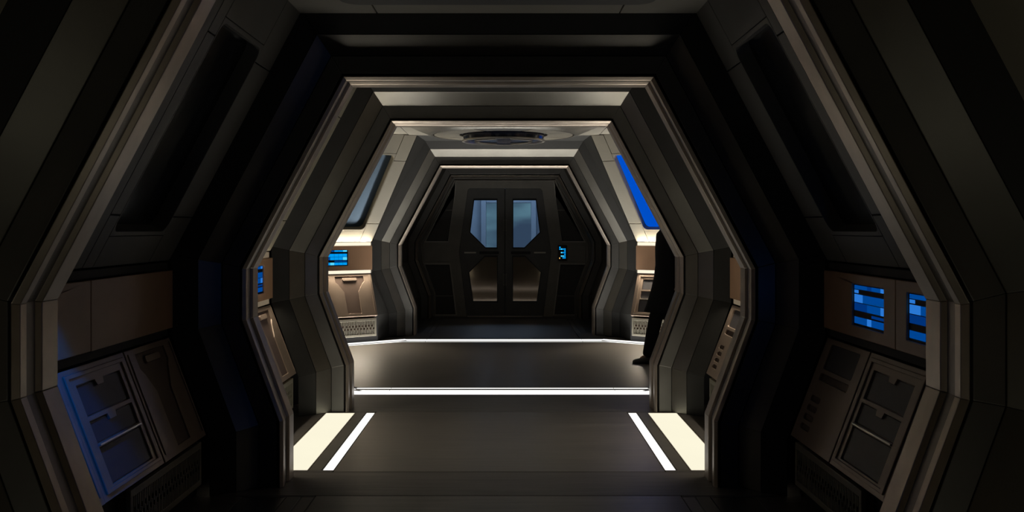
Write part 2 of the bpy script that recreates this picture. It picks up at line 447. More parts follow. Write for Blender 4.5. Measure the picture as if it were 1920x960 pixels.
KL = .566
def locker_map(Mp):
    return lambda a, b, d: Mp(a, .006 + .356 * b + .934 * d, H(-197) - .934 * b + .356 * d)
def locker(Mp, t0, t1, style, label, flip=False):
    fn0 = locker_map(Mp); Wd = t1 - t0 - .006
    fn = (lambda a, b, d: fn0(t0 + .003 + a, b, d))
    r = empty('storage_locker', fn(Wd / 2, KL, -.03), label, 'locker')
    make('locker_body', prism(rect(.0, .0, Wd, KL), -.07, -.021, fn), 'locker', r, .003)
    if style == 'bins':
        a0, a1 = .15 * Wd, .82 * Wd; am = (a0 + a1) / 2
        bins = [(.075, .215, True), (.235, .335, True), (.352, .515, False)]
        hol = []
        for b0, b1, tab in bins:
            if tab: hol.append([(a0, b0), (am - .045, b0), (am - .035, b0 + .028), (am + .035, b0 + .028), (am + .045, b0), (a1, b0), (a1, b1), (a0, b1)])
            else: hol.append(rect(a0, b0, a1, b1))
        make('door_panel', prism(rect(0, 0, Wd, KL), -.021, -.004, fn, hol), 'locker', r, .002)
        make('door_rim', prism(rect(.05 * Wd, .022, .95 * Wd, .542), -.004, .004, fn, [rect(.09 * Wd, .042, .90 * Wd, .525)]), 'locker', r, .003)
        for b0, b1, tab in bins:
            make('bin_front', prism(rrect(a0 + .004, b0 + .004, a1 - .004, b1 - .004, .01, 3), -.021, -.014 if tab else -.012, fn), 'locker_grey', r, .002)
        make('divider_bar', prism(rect(a0, .3385, a1, .3485), -.004, .006, fn), 'chrome', r, .002)
    elif style == 'spade':
        c = Wd / 2
        sp = [(c - .2, .03), (c + .2, .03), (c + .2, .105), (c + .17, .135), (c + .10, .24), (c + .095, .528), (c - .095, .528), (c - .10, .24), (c - .17, .135), (c - .2, .105)]
        make('door_panel', prism(rect(0, 0, Wd, KL), -.021, 0, fn, [sp]), 'locker', r, .003)
        big = [(c + (x - c) * 1.0, y) for x, y in sp]
        make('spade_inset', prism(big, -.021, -.008, fn), 'locker_dark', r)
        make('handle_plate', prism(rrect(c - .10, .052, c + .10, .088, .014, 3), -.008, .003, fn), 'locker', r, .002)
        for q in (.045 * Wd, .955 * Wd): make('door_rib', prism(rect(q - .005, .02, q + .005, .535), 0, .006, fn), 'locker', r, .002)
    else:
        hol = [rrect(.16 * Wd, .028, .84 * Wd, .165, .012, 3), rrect(.16 * Wd, .19, .84 * Wd, .228, .01, 3)]
        pills = []
        for k in range(4):
            b = .315 + .052 * k
            pills.append(rrect(.14 * Wd, b, .14 * Wd + .15, b + .030, .013, 3))
        make('door_panel', prism(rect(0, 0, Wd, KL), -.021, 0, fn, hol + pills), 'locker', r, .003)
        make('upper_recess', prism(hol[0], -.021, -.012, fn), 'locker_grey', r)
        make('grip_slot', prism(hol[1], -.021, -.014, fn), 'locker_dark', r)
        for p in pills: make('pill_slot', prism(p, -.021, -.012, fn), 'locker_dark', r)
    return r

def vent(Mp, t0, t1, label):
    fn = lambda a, b, d: Mp(a, d, b)
    h0, h1 = H(-462), H(-385); tt0, tt1 = t0 + .012, t1 - .012
    r = empty('air_vent', Mp((t0 + t1) / 2, .1, h0), label, 'vent')
    make('vent_body', box(tt0, tt1, .095, .163, h0, h1, lambda t, w, h: Mp(t, w, h)), 'locker_dark', r)
    make('vent_frame', prism(rect(tt0, h0, tt1, h1), .155, .185, fn, [rect(tt0 + .025, h0 + .03, tt1 - .025, h1 - .035)]), 'vent', r, .003)
    n = int((tt1 - tt0 - .05) / .022); gs = []
    for i in range(n):
        x = tt0 + .025 + (tt1 - tt0 - .05) * (i + .5) / n
        mid = (h0 + h1) / 2 + (.018 if i % 2 else -.018)
        gs.append(box(x - .0055, x + .0055, .163, .181, h0 + .03, mid - .012, lambda t, w, h: Mp(t, w, h)))
        gs.append(box(x - .0055, x + .0055, .163, .181, mid + .012, h1 - .035, lambda t, w, h: Mp(t, w, h)))
    tag(make('grille', join(*gs), 'vent', r), None, None, None, 'stuff')
    return r

def ceiling_bay(y0, y1, m, hatch=False):
    c = make('ceiling', box(-1.25, 1.25, y0, y1, H(390) + .022, H(390) + .06), 'core'); tag(c, None, None, None, 'structure')
    for x0, x1 in ((-1.09, -.66), (-.66, .66), (.66, 1.09)):
        make('ceiling_panel', box(x0 + .003, x1 - .003, y0, y1, H(390), H(390) + .02), m, c, .003)
    if hatch:
        hh = H(390)
        make('ceiling_hatch', prism(rrect(-.80, y0 + .15, .80, y1 - .28, .10), hh - .018, hh + .001, lambda a, b, d: (a, b, d)), 'ceil_dark', c, .004)

# bay behind and around the camera
for y0, y1 in ((-3.0, -0.80), (-0.36, 2.80)):
    for s in (-1, 1):
        Mp = mapper(s, 'straight', y1)
        wl = wall_shell(Mp, y1 - y0, s)
        upper_wall(Mp, y1 - y0, wl, None, 0, 'wall', None, '')
        make('wall_box_panel', box(.0, y1 - y0, -.06, .02, H(-180), H(-76), Mp), 'box', wl, .004)
        make('wall_lower_panel', prism(rect(.0, .0, y1 - y0, KL), -.07, 0, locker_map(Mp)), 'locker', wl, .003)
    ceiling_bay(y0, y1, 'ceil')
tag(make('wall_rear', box(-2.0, 2.0, -3.2, -3.0, -.03, 2.8), 'rib'), None, None, None, 'structure')

# bay between frames 1 and 2: lights off
y0, y1 = 3.25, 5.40; L = y1 - y0
for s in (-1, 1):
    Mp = mapper(s, 'straight', y1)
    wl = wall_shell(Mp, L, s)
    upper_wall(Mp, L, wl, (.31, 1.0), 0, 'wall_shaded', 'slot_glass', 'dark slot window in the unlit bay')
    if s < 0:
        console(Mp, L, (1.06,), [(1.42, 1.83, 'dim')], None, 'dim tan wall console without visible screen above the blue-tinged locker')
    else:
        console(Mp, L, (1.0,), [(.44, .86, 'dim'), (1.12, 1.54, 'dim')], None, 'dark wall console with two blue screens in the unlit bay')
    ledge(Mp, L, 'top', None, 'unlit ledge slot above the %s' % ('screenless console in the dark bay' if s < 0 else 'console with two blue screens'))
    ledge(Mp, L, 'bottom', None, 'unlit ledge slot under the %s' % ('screenless console in the dark bay' if s < 0 else 'console with two blue screens'))
    opp = 'below the two blue screens' if s > 0 else 'tinged blue, facing the two blue screens'
    locker(Mp, .02, .66, 'spade' if s < 0 else 'pill', ('dark locker with spade-shaped inset next to the blue-tinged locker' if s < 0 else 'dark locker with four pill slots below the blue screens'))
    locker(Mp, .66, 1.36, 'bins', 'locker with three tabbed bins, %s' % opp)
    locker(Mp, 1.36, 2.10, 'spade' if s < 0 else 'pill', 'locker half hidden behind the near frame, %s' % ('lit blue' if s < 0 else 'on the side of the blue screens'))
    vent(Mp, .02, 1.05, 'black air vent under the dark %s' % ('spade-inset locker' if s < 0 else 'pill-slot locker'))
ceiling_bay(y0, y1, 'ceil', True)

# added lamp, hidden behind the near frame, for the blue spill on the lockers
sl = empty('added_spot', (-1.52, 3.50, 1.72), 'added blue lamp hidden behind the near frame to tint the locker', 'added_spot')
make('added_spot_body', lathe([(.0, 1.80), (.03, 1.80), (.034, 1.79), (.034, 1.735), (.028, 1.735), (.028, 1.75), (.0, 1.75)], -1.50, 3.50, n=20), 'black', sl)
make('added_spot_lens', lathe([(.0, 1.748), (.027, 1.748), (.027, 1.742), (.0, 1.742)], -1.50, 3.50, n=20), 'scr1', sl)
make('added_spot_bracket', box(-1.60, -1.50, 3.49, 3.51, 1.80, 1.81), 'black', sl)
sd_ = bpy.data.lights.new('added_spot_beam', 'SPOT'); sd_.energy = P_ADDED_BLUE * 8; sd_.color = (.0, .17, 1.0); sd_.spot_size = math.radians(27); sd_.spot_blend = .6; sd_.shadow_soft_size = .02
so_ = bpy.data.objects.new('added_spot_beam', sd_); COL.objects.link(so_); so_.parent = sl; so_.location = Vector((-1.50, 3.50, 1.735)) - sl.location
so_.rotation_euler = (Vector((-1.72, 4.05, .70)) - Vector((-1.50, 3.50, 1.735))).to_track_quat('-Z', 'Y').to_euler()

# bay between frames 2 and 3: floor panels lit
y0, y1 = 5.84, 7.69; L = y1 - y0
for s in (-1, 1):
    Mp = mapper(s, 'straight', y1)
    wl = wall_shell(Mp, L, s)
    upper_wall(Mp, L, wl, (.31, 1.0), 0, 'wall', 'slot_glass', 'slot window above the lit floor panels')
    who = 'beside the lit floor panels'
    console(Mp, L, (1.06,), [(.27, .68, 'dim')] if s < 0 else [], 'lo', 'tan wall console %s, %s' % (who, 'with a blue screen' if s < 0 else 'no screen'))
    ledge(Mp, L, 'top', 'lo', 'dim ledge light above the tan console %s' % ('with part of a screen, lit bay' if s < 0 else 'without screen, lit bay'))
    ledge(Mp, L, 'bottom', 'lo', 'dim ledge light under the tan console %s' % ('with part of a screen, lit bay' if s < 0 else 'without screen, lit bay'))
    locker(Mp, .02, .66, 'spade' if s < 0 else 'pill', 'taupe locker with %s %s' % ('spade-shaped inset' if s < 0 else 'four pill slots', who))
    locker(Mp, .66, 1.36, 'bins', 'three-bin locker behind the %s edge of the second frame' % SIDE[s])
    vent(Mp, .02, .66, 'grey air vent under the taupe %s locker beside the lit floor panels' % ('spade-inset' if s < 0 else 'pill-slot'))
ceiling_bay(y0, y1, 'ceil')

# bay between frame 4 and the doors: unlit
y0, y1 = 13.77, 15.85
for s in (-1, 1):
    Mp = mapper(s, 'straight', y1); wl = wall_shell(Mp, y1 - y0, s)
    upper_wall(Mp, y1 - y0, wl, None, 0, 'wall_shaded', None, '')
    make('wall_box_panel', box(.0, y1 - y0, -.06, .02, H(-180), H(-76), Mp), 'box', wl, .004)
    make('wall_lower_panel', prism(rect(.0, .0, y1 - y0, KL), -.07, 0, locker_map(Mp)), 'locker', wl, .003)
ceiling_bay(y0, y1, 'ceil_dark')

# ------------------------------------------------------------------ junction room between frames 3 and 4
for s in (-1, 1):
    Mp = mapper(s, 'diag'); L = 1.50
    wl = wall_shell(Mp, L + .12, s, -.02)
    upper_wall(Mp, L, wl, (.18, .87), -.2, 'wall', 'slot_reflection' if s < 0 else 'glass_blue',
               'slot window with dark glass in the junction' if s < 0 else 'slot window glowing solid blue in the junction')
    console(Mp, 1.34, (1.0,), [(.35, .78, 'bright')] if s < 0 else [], 'hi',
            'brightly lit tan console %s in the junction room' % ('with bright blue screen' if s < 0 else 'behind the person'))
    nm = 'console with the bright blue screen' if s < 0 else 'console behind the person'
    ledge(Mp, 1.34, 'top', 'hi', 'bright white ledge light above the tan ' + nm)
    ledge(Mp, 1.34, 'bottom', 'hi', 'bright white ledge light under the tan ' + nm)
    locker(Mp, .015, .655, 'spade' if s < 0 else 'bins', 'brightly lit locker with dark spade-shaped inset above the patterned vent' if s < 0 else 'brightly lit three-bin locker behind the person')
    locker(Mp, .66, 1.30, 'bins' if s < 0 else 'spade', 'lit locker behind the %s post of the third frame' % SIDE[s])
    vent(Mp, .015, .655, 'lit vent with zigzag grille %s' % ('below the spade locker in the junction' if s < 0 else 'beside the legs of the person'))
    # return between the rib and the diagonal wall
    rib = [hx(112, i, ZF['D'] - 57 * U) for i in range(5)]
    if s > 0: rib = [(-x, y, z) for x, y, z in rib]
    fnu = upper_map(Mp, -.2)
    edge = [Mp(.0, .13, -.03), Mp(.0, .13, H(-374)), Mp(.0, -.05, H(-200)), Mp(.0, -.0, UB), fnu(0, 1.38, 0)]
    rib2 = [(x, y + .04, z) for x, y, z in rib]; edge2 = [(x, y + .04, z) for x, y, z in edge]
    vs = rib + edge + rib2 + edge2; n = 5; fs = []
    for k in range(4):
        fs += [(k, k + 1, n + k + 1, n + k), (2 * n + k, 3 * n + k, 3 * n + k + 1, 2 * n + k + 1)]
    make('wall_return', (vs, fs), 'rib_outer', wl)
    # side wall and near diagonal
    Mp = mapper(s, 'side', 12.2); wl = wall_shell(Mp, 3.1, s, -.1)
    upper_wall(Mp, 3.0, wl, None, 0, 'wall', None, '')
    make('wall_box_panel', box(.0, 3.0, -.06, .02, H(-180), H(-76), Mp), 'box', wl, .004)
    make('wall_lower_panel', prism(rect(.0, .0, 3.0, KL), -.07, 0, locker_map(Mp)), 'locker', wl, .003)
    Mp = mapper(s, 'near'); wl = wall_shell(Mp, 1.62, s, -.1)
    upper_wall(Mp, 1.5, wl, None, 0, 'wall', None, '')
    make('wall_box_panel', box(.0, 1.5, -.06, .02, H(-180), H(-76), Mp), 'box', wl, .004)
    make('wall_lower_panel', prism(rect(.0, .0, 1.5, KL), -.07, 0, locker_map(Mp)), 'locker', wl, .003)

# junction floor
pts_in = [(-1.31, 9.11), (1.31, 9.11), (2.25, 9.78), (2.25, 12.10), (1.31, 12.76), (-1.31, 12.76), (-2.25, 12.10), (-2.25, 9.78)]
ident = lambda a, b, d: (a, b, d)
make('floor_plate', prism(pts_in, -.03, 0, ident), 'floor', fl, .003)
for s in (-1, 1):
    make('floor_plate', prism([(s * 1.36, 13.09), (s * 2.6, 12.22), (s * 3.2, 12.22), (s * 3.2, 13.6), (s * 1.36, 13.6)], -.03, 0, ident), 'floor', fl)
    make('floor_plate', prism([(s * 1.36, 8.75), (s * 2.6, 9.62), (s * 3.2, 9.62), (s * 3.2, 8.1), (s * 1.82, 8.1), (s*1.82, 8.72), (s*1.36, 8.72)], -.03, 0, ident), 'floor', fl)
    a, b = sorted((s * 2.62, s * 3.2)); fplate('floor_plate', a, b, 9.63, 12.21, 'floor')
fplate('floor_plate', -1.355, 1.355, 13.095, 13.275, 'sill')

def strip_piece(quad, parent, m): make('diffuser', prism(quad, -.024, -.0015, ident), m, parent)
def cross(y_thick0, y_thick1, y_thin0, y_thin1, label, near):
    yc = (y_thick0 + y_thick1) / 2
    r = empty('floor_light_strip', (0, yc, -.028), label, 'floor light')
    make('housing', box(-1.35, 1.35, min(y_thick0, y_thin0) - .005, max(y_thick1, y_thin1) + .005, -.03, -.025), 'core', r)
    for x0, x1 in ((-1.33, -1.02), (-1.014, 1.014), (1.02, 1.33)):
        make('diffuser', box(x0, x1, y_thick0, y_thick1, -.024, -.0015), 'strip_lit', r)
        make('thin_diffuser', box(x0, x1, y_thin0, y_thin1, -.024, -.0015), 'strip_lit', r)
    y0, y1 = sorted(((y_thick1 if near else y_thick0), (y_thin0 if near else y_thin1)))
    make('divider', box(-1.33, 1.33, y0 + .004, y1 - .004, -.026, .0), 'gutter', r)
    area('strip_light', (0, yc, .001), (0, 0, 1), 2.6, y_thick1 - y_thick0, P_CROSS if near else P_FAR, (1.0, .96, .88), r, None, SPREAD if near else 132)
cross(8.76, 8.965, 9.03, 9.09, 'broad white light strip across the floor behind the third frame', True)
cross(12.88, 13.07, 12.79, 12.825, 'white light strip across the floor in front of the far frame', False)
for s in (-1, 1):
    for yy, sg, nm in ((12.97, -1, 'far'), (8.87, 1, 'near')):
        r = empty('floor_light_strip', (s * 1.9, yy, -.028), 'white floor strip slanting off the %s cross strip towards the %s' % (nm, 'spade locker' if s < 0 else 'person'), 'floor light')
        tdir = Vector((s * .819, sg * .574, 0)); nd = Vector((-s * .574, sg * .819, 0))
        o0 = Vector((s * 1.36, 13.09 if sg < 0 else 8.75, 0))
        def q(t, w): p = o0 + tdir * t + nd * w; return (p.x, p.y)
        Ls = 1.45
        make('housing', prism([q(0, 0), q(Ls, 0), q(Ls, .30), q(0, .30)], -.03, -.026, ident), 'core', r)
        make('diffuser', prism([q(-.05, .02), q(Ls, .02), q(Ls, .17), q(.02, .17)], -.024, -.0015, ident), 'strip_lit', r)
        make('thin_diffuser', prism([q(.02, .215), q(Ls, .215), q(Ls, .25), q(.03, .25)], -.024, -.0015, ident), 'strip_lit', r)
        make('divider', prism([q(.03, .174), q(Ls, .174), q(Ls, .211), q(.03, .211)], -.026, .0, ident), 'gutter', r)
        c = o0 + tdir * (Ls / 2) + nd * .1
        area('strip_light', (c.x, c.y, .001), (0, 0, 1), Ls - .1, .15, P_CROSS * .5, (1.0, .96, .88), r, tdir, SPREAD)

# junction ceiling
jc = make('ceiling', prism([(-1.3, 8.05), (1.3, 8.05), (3.2, 9.2), (3.2, 12.4), (1.3, 13.6), (-1.3, 13.6), (-3.2, 12.4), (-3.2, 9.2)], H(392) + .025, H(392) + .08, ident), 'core')
tag(jc, None, None, None, 'structure')
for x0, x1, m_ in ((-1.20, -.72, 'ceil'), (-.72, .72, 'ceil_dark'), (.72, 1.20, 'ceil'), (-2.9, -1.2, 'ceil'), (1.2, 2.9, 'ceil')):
    ya, yb = (8.1, 12.55) if abs(x0) < 1.25 and abs(x1) < 1.25 else (9.2, 12.4)
    make('ceiling_panel', box(x0 + .003, x1 - .003, ya, yb, H(392), H(392) + .02), m_, jc, .003)
make('ceiling_panel', box(-1.2, 1.2, 12.553, 13.34, H(392), H(392) + .02), 'ceil_dark', jc, .003)
CX, CY = 0.0, 11.3
dm = empty('ceiling_lamp', (CX, CY, H(328)), 'unlit round ceiling fixture with dark blue glass drum in the junction', 'ceiling lamp')
make('dish', lathe([(1.12, H(392)), (1.08, H(386)), (.86, H(356)), (.82, H(352)), (.80, H(352)), (.80, H(360)), (1.0, H(391))], CX, CY, closed_prof=True, n=64), 'rib_chamfer', dm, smooth=False)
make('dish_back', lathe([(.0, H(362)), (.80, H(362)), (.80, H(366)), (.0, H(366))], CX, CY, n=64), 'ceil_dark', dm)
for k in range(8):
    make('reflector_plate', lathe([(.50, H(353)), (.79, H(352)), (.79, H(361)), (.50, H(361))], CX, CY, k * 45 + 23.5, k * 45 + 66.5, 8, True), 'ceil_dark' if k in (1, 5) else 'wall', dm, .003)
make('glass_drum', lathe([(.0, H(332)), (.43, H(332)), (.45, H(334)), (.46, H(346)), (.46, H(362)), (.0, H(362))], CX, CY, n=64), 'dome_glass', dm, smooth=False)
make('drum_rim', lathe([(.445, H(328)), (.472, H(328)), (.472, H(334)), (.445, H(334))], CX, CY, n=64, closed_prof=True), 'chrome', dm)
for k in range(4):
    make('trim_bar', lathe([(.30, H(328)), (.34, H(328)), (.34, H(332)), (.30, H(332))], CX, CY, k * 90 + 15, k * 90 + 75, 10, True), 'wall', dm)

# ------------------------------------------------------------------ double doors and their surround
ZD = 16.42; SD = F_PX * U / ZD / U      # pixels per profile unit at the door plane
def dpx(px, py, z=ZD):
    """photo crop position (x3 crop from 740,300) -> metres on the door plane, about the corridor axis"""
    s = F_PX / (z / U)
    return ((740 + px / 3.0 - 948.0) / s * U, CAM_H + (428 - (300 + py / 3.0)) / s * U)
dfn = lambda a, b, d: (a, ZD + d, b)
def mir(p): return [(-x, z) for x, z in p]
def D(*pts): return [dpx(*p) for p in pts]
leaf_out = D((415, 160), (624, 160), (624, 870), (410, 870), (365, 520))
leafL = [(leaf_out[0][0] + .03, leaf_out[0][1]), leaf_out[1], leaf_out[2], (leaf_out[3][0], 0.0), leaf_out[4], (leaf_out[0][0], leaf_out[0][1] - .03)]
leafL[2] = (leafL[2][0], 0.0)
win = D((450, 225), (578, 225), (578, 493), (515, 493), (428, 407))
kick = D((510, 543), (580, 543), (580, 795), (445, 795), (422, 632))
wb = empty('wall_back', (0, ZD, 0), 'dark door wall with inset panels at the end of the corridor', None, None, 'structure')
up = D((350, 125), (178, 458), (305, 458), (330, 290))
up = D((346, 122), (180, 456), (304, 456), (340, 200))
midp = D((170, 478), (375, 478), (362, 520), (366, 568), (170, 568))
low = D((172, 588), (312, 588), (346, 868), (222, 868), (222, 752))
opening = [(x, z) for x, z in leafL[:1]] 
hole = [leafL[0], mir(leafL)[0], mir(leafL)[5], mir(leafL)[4], (mir(leafL)[3][0], -.01), (leafL[3][0], -.01), leafL[4], leafL[5]]
outer = [(-1.75, -.03), (1.75, -.03), (1.75, 2.75), (-1.75, 2.75)]
outer = [(-1.75, -.03), (hole[5][0], -.03), (hole[5][0], -.01)] + [hole[6], hole[7], hole[0], hole[1], hole[2], hole[3]] + [(hole[4][0], -.01), (hole[4][0], -.03), (1.75, -.03), (1.75, 2.75), (-1.75, 2.75)]
make('surround_plate', prism(outer, -.02, .06, dfn, [up, mir(up), low, mir(low)]), 'surround', wb, .004)
def inset(poly, name, m, d0, d1): make(name, prism(poly, d0, d1, dfn), m, wb, .002)
for P in (up, mir(up), low, mir(low)): inset(P, 'inset_panel', 'door_inset', .015, .05)
for P in (up, low):
    for Q in (P, mir(P)):
        cx = sum(p[0] for p in Q) / len(Q); cz = sum(p[1] for p in Q) / len(Q)
        bigger = [(cx + (x - cx) * 1.10, cz + (z - cz) * 1.05) for x, z in Q]
        make('panel_rim', prism(bigger, -.034, -.018, dfn, [Q]), 'rim', wb, .003)
for q in (up, low):
    zc = dpx(0, 282)[1] if q is up else dpx(0, 765)[1]
    for sg in (-1, 1):
        xs = (dpx(265, 0)[0], dpx(332, 0)[0]) if q is up else (dpx(226, 0)[0], dpx(332, 0)[0])
        a, b = sorted((sg * xs[0], sg * xs[1]))
        make('panel_seam', prism(rect(a, zc - .006, b, zc + .006), .008, .016, dfn), 'surround', wb)
for sg in (-1, 1):
    P = D((170, 480), (352, 480), (352, 568), (170, 568)); P = P if sg < 0 else mir(P)
    make('middle_panel', prism(P, -.034, -.018, dfn), 'surround', wb, .004)
# outline ridge following the hexagon
ridge = [(-4, 96), (4, 96), (4, 112), (-4, 112)]
for i in range(9): make('hexagon_ridge', seg(ridge, i, ZF['E']), 'rib', wb, .003)
for i in range(9): make('hexagon_ridge', seg([(-22, 112), (-14, 112), (-14, 128), (-22, 128)], i, ZF['E']), 'surround', wb, .003)

dr = empty('door_1', (0, ZD, 0), 'dark double doors with blue windows at the end of the corridor', None, None, 'structure')
for sg in (-1, 1):
    P = leafL if sg < 0 else mir(leafL); g_ = -.004 if sg < 0 else .004
    P = [((x + g_) if abs(x) < .01 else x, z) for x, z in P]
    Wn = win if sg < 0 else mir(win); Kk = kick if sg < 0 else mir(kick)
    lf = make('door_leaf', prism(P, .0, .05, dfn, [Wn, Kk]), 'door', dr, .004)
    make('kick_plate', prism(Kk, .012, .04, dfn), 'kick', lf)
    pane = make('window_pane', prism(Wn, .02, .028, dfn), 'glass', lf) if 'glass' in M else None
    ins = lambda Q, f: [(sum(p[0] for p in Q) / len(Q) * (1 - f) + x * f, sum(p[1] for p in Q) / len(Q) * (1 - f) + z * f) for x, z in Q]
    for Q in (Wn, Kk): make('gasket', prism(ins(Q, 1.05), -.006, .004, dfn, [ins(Q, .985)]), 'black', lf)
    a, b = sorted((sg * -dpx(395, 0)[0] * -1, sg * -dpx(461, 0)[0] * -1))
    z0, z1 = dpx(0, 525)[1], dpx(0, 517)[1]
    xs = sorted((-sg * dpx(395, 0)[0], -sg * dpx(461, 0)[0]))
    make('indicator_bar', prism(rect(xs[0], z0, xs[1], z1), -.01, .004, dfn), 'chrome', lf, .002)
    xs = sorted((-sg * dpx(480, 0)[0], -sg * dpx(590, 0)[0]))
    make('latch_slot', prism(rrect(xs[0], dpx(0, 530)[1], xs[1], dpx(0, 514)[1], .015, 3), -.008, .004, dfn), 'black', lf)
    for p0, p1 in ((400, 335), (705, 640)):
        x = sg * .018
        make('pull_handle', prism(rrect(x - .012, dpx(0, p0)[1], x + .012, dpx(0, p1)[1], .01, 3), -.03, .002, dfn, [rrect(x - .006, dpx(0, p0)[1] + .012, x + .006, dpx(0, p1)[1] - .012, .005, 3)]), 'surround', lf)
make('meeting_strip', prism(rect(-.03, .0, .03, leafL[1][1] - .004), .051, .06, dfn), 'black', dr)
make('threshold', prism(rect(-.62, .0, .62, .012), -.05, .06, dfn), 'chrome', dr)

kp = empty('door_keypad', (dpx(946, 0)[0], ZD - .03, dpx(0, 566)[1]), 'small black keypad with cyan screen beside the far doors', 'keypad')
x0, z0 = dpx(921, 566); x1, z1 = dpx(972, 479)
make('keypad_body', prism(rrect(x0, z0, x1, z1, .01, 3), -.06, -.034, dfn), 'black', kp, .003)
for r_, (cells) in enumerate([(1, 0, 0, 0), (1, 1, 1, 1), (0, 0, 0, 1), (0, 1, 1, 1), (0, 0, 0, 1), (0, 1, 2, 1), (0, 0, 1, 1)]):
    for c, v in enumerate(cells):
        if not v: continue
        xa = x0 + .02 + c * (x1 - x0 - .04) / 4; xb = xa + (x1 - x0 - .04) / 4 - .004
        zb = z1 - .025 - r_ * (z1 - z0 - .04) / 7.5; za = zb - (z1 - z0 - .04) / 7.5 + .008
        make('key_light', prism(rect(xa, za, xb, zb), -.063, -.059, dfn), 'scr4' if v == 2 or c == 1 else 'scr3', kp)
make('amber_dot', prism(rect(x0 + .02, z0 + .03, x0 + .035, z0 + .055), -.063, -.059, dfn), 'amber', kp)

# ------------------------------------------------------------------ blue room seen through the door windows
ZB = 20.3
rb = make('wall_blue_room', prism([(-3.2, -.03), (3.2, -.03), (3.2, 3.2), (-3.2, 3.2)], 0, .12, lambda a, b, d: (a, ZB + d, b), [rect(-.40, .55, .52, 1.98)]), 'blue_room')
tag(rb, 'pale blue room behind the far doors', None, None, 'structure')
for x in (-.45, .57): make('pillar', box(x - .05, x + .05, ZB - .16, ZB + .02, 0, 3.1), 'blue_room', rb, .006)
make('header_beam', box(-.4, .52, ZB - .10, ZB + .02, 1.98, 2.14), 'blue_room', rb, .006)
for x0, x1 in ((-1.5, -.9), (1.0, 1.6)):
    make('leaning_buttress', prism([(x0, 0), (x0 + .35, 0), (x1 + .25 * (1 if x0 < 0 else -1), 3.1), (x0 + .3 * (1 if x0 < 0 else -1), 3.1)], -.35, .0, lambda a, b, d: (a, ZB + d, b)), 'blue_room', rb)
for s in (-1, 1): tag(make('wall_' + SIDE[s], box(min(s * 3.2, s * 3.3), max(s * 3.2, s * 3.3), 16.9, ZB + .1, -.03, 3.2), 'blue_room'), None, None, None, 'structure')
tag(make('ceiling', box(-3.3, 3.3, 16.7, ZB + .1, 3.2, 3.3), 'blue_room'), None, None, None, 'structure')
tag(make('wall_door_rear', prism([(-3.3, -.03), (-1.7, -.03), (-1.7, 2.7), (1.7, 2.7), (1.7, -.03), (3.3, -.03), (3.3, 3.2), (-3.3, 3.2)], 0, .1, lambda a, b, d: (a, 16.62 + d, b)), 'blue_room'), None, None, None, 'structure')
bl = empty('ceiling_light', (0, 18.6, 3.17), 'cool blue ceiling light in the room behind the far doors', 'ceiling light')
make('diffuser', box(-.9, .9, 18.2, 19.0, 3.17, 3.2), emit('cool_ceiling_panel', (.45, .68, 1.0), 1.0), bl)
area('panel_light', (0, 18.6, 3.16), (0, 0, -1), 1.8, .8, 34, (.54, .75, 1.0), bl)
# cloudy sky beyond the far window
sk = bpy.data.materials.new('dusk_cloud_sky'); sk.use_nodes = True
nt = sk.node_tree; n = nt.nodes; l = nt.links; n.remove(n['Principled BSDF'])
tc = n.new('ShaderNodeTexCoord'); mp = n.new('ShaderNodeMapping'); mp.inputs['Scale'].default_value = (.5, 1, 1.6)
nz = n.new('ShaderNodeTexNoise'); nz.inputs['Scale'].default_value = 0.9; nz.inputs['Detail'].default_value = 3
rp = n.new('ShaderNodeValToRGB'); rp.color_ramp.elements[0].color = (.035, .060, .10, 1); rp.color_ramp.elements[1].color = (.11, .22, .27, 1)
rp.color_ramp.elements[0].position = .42; rp.color_ramp.elements[1].position = .72
e = n.new('ShaderNodeEmission'); e.inputs[1].default_value = 1.0
l.new(tc.outputs['Object'], mp.inputs[0]); l.new(mp.outputs[0], nz.inputs['Vector']); l.new(nz.outputs['Fac'], rp.inputs[0]); l.new(rp.outputs[0], e.inputs[0]); l.new(e.outputs[0], n['Material Output'].inputs[0])
tag(make('sky_backdrop', box(-6, 6, 26, 26.1, -4, 7), sk), 'cloudy blue sky outside the far room', None, None, 'structure')

# ------------------------------------------------------------------ person walking across the junction
PX, PY = 1.80, 10.80
def pp(f, la, u): return (PX - f, PY + la, u)
person = empty('person', (PX, PY, 0), 'person in a long black coat, trousers and shoes, mostly hidden by the third frame', 'person')
def skin(name, nodes, edges, m, parent, sub=2, root=0):
    me = bpy.data.meshes.new(name); off = world_loc(parent)
    me.from_pydata([tuple(Vector(p[:3]) - off) for p in nodes], edges, [])
    o = bpy.data.objects.new(name, me); COL.objects.link(o); o.parent = parent
    me.materials.append(M[m])
    sm = o.modifiers.new('skin', 'SKIN'); sm.use_smooth_shade = True
    if not me.skin_vertices: 
        pass
    for i, p in enumerate(nodes):
        r = p[3]; sv = me.skin_vertices[0].data[i]
        sv.radius = r if isinstance(r, tuple) else (r, r); sv.use_root = (i == root)
    ss = o.modifiers.new('smooth', 'SUBSURF'); ss.levels = sub; ss.render_levels = sub
    return o
nodes, edges = [], []
def nd(f, la, u, r, prev=None):
    nodes.append((*pp(f, la, u), r)); k = len(nodes) - 1
    if prev is not None: edges.append((prev, k))
    return k
pel = nd(0, 0, .95, .13)
sp1 = nd(-.01, 0, 1.12, .12, pel); sp2 = nd(-.01, 0, 1.30, .13, sp1); nk0 = nd(-.01, 0, 1.46, .06, sp2)
nk1 = nd(.0, 0, 1.53, .052, nk0); hd0 = nd(.02, 0, 1.60, .075, nk1); hd1 = nd(.015, 0, 1.68, .09, hd0); hd2 = nd(.01, 0, 1.745, .055, hd1)
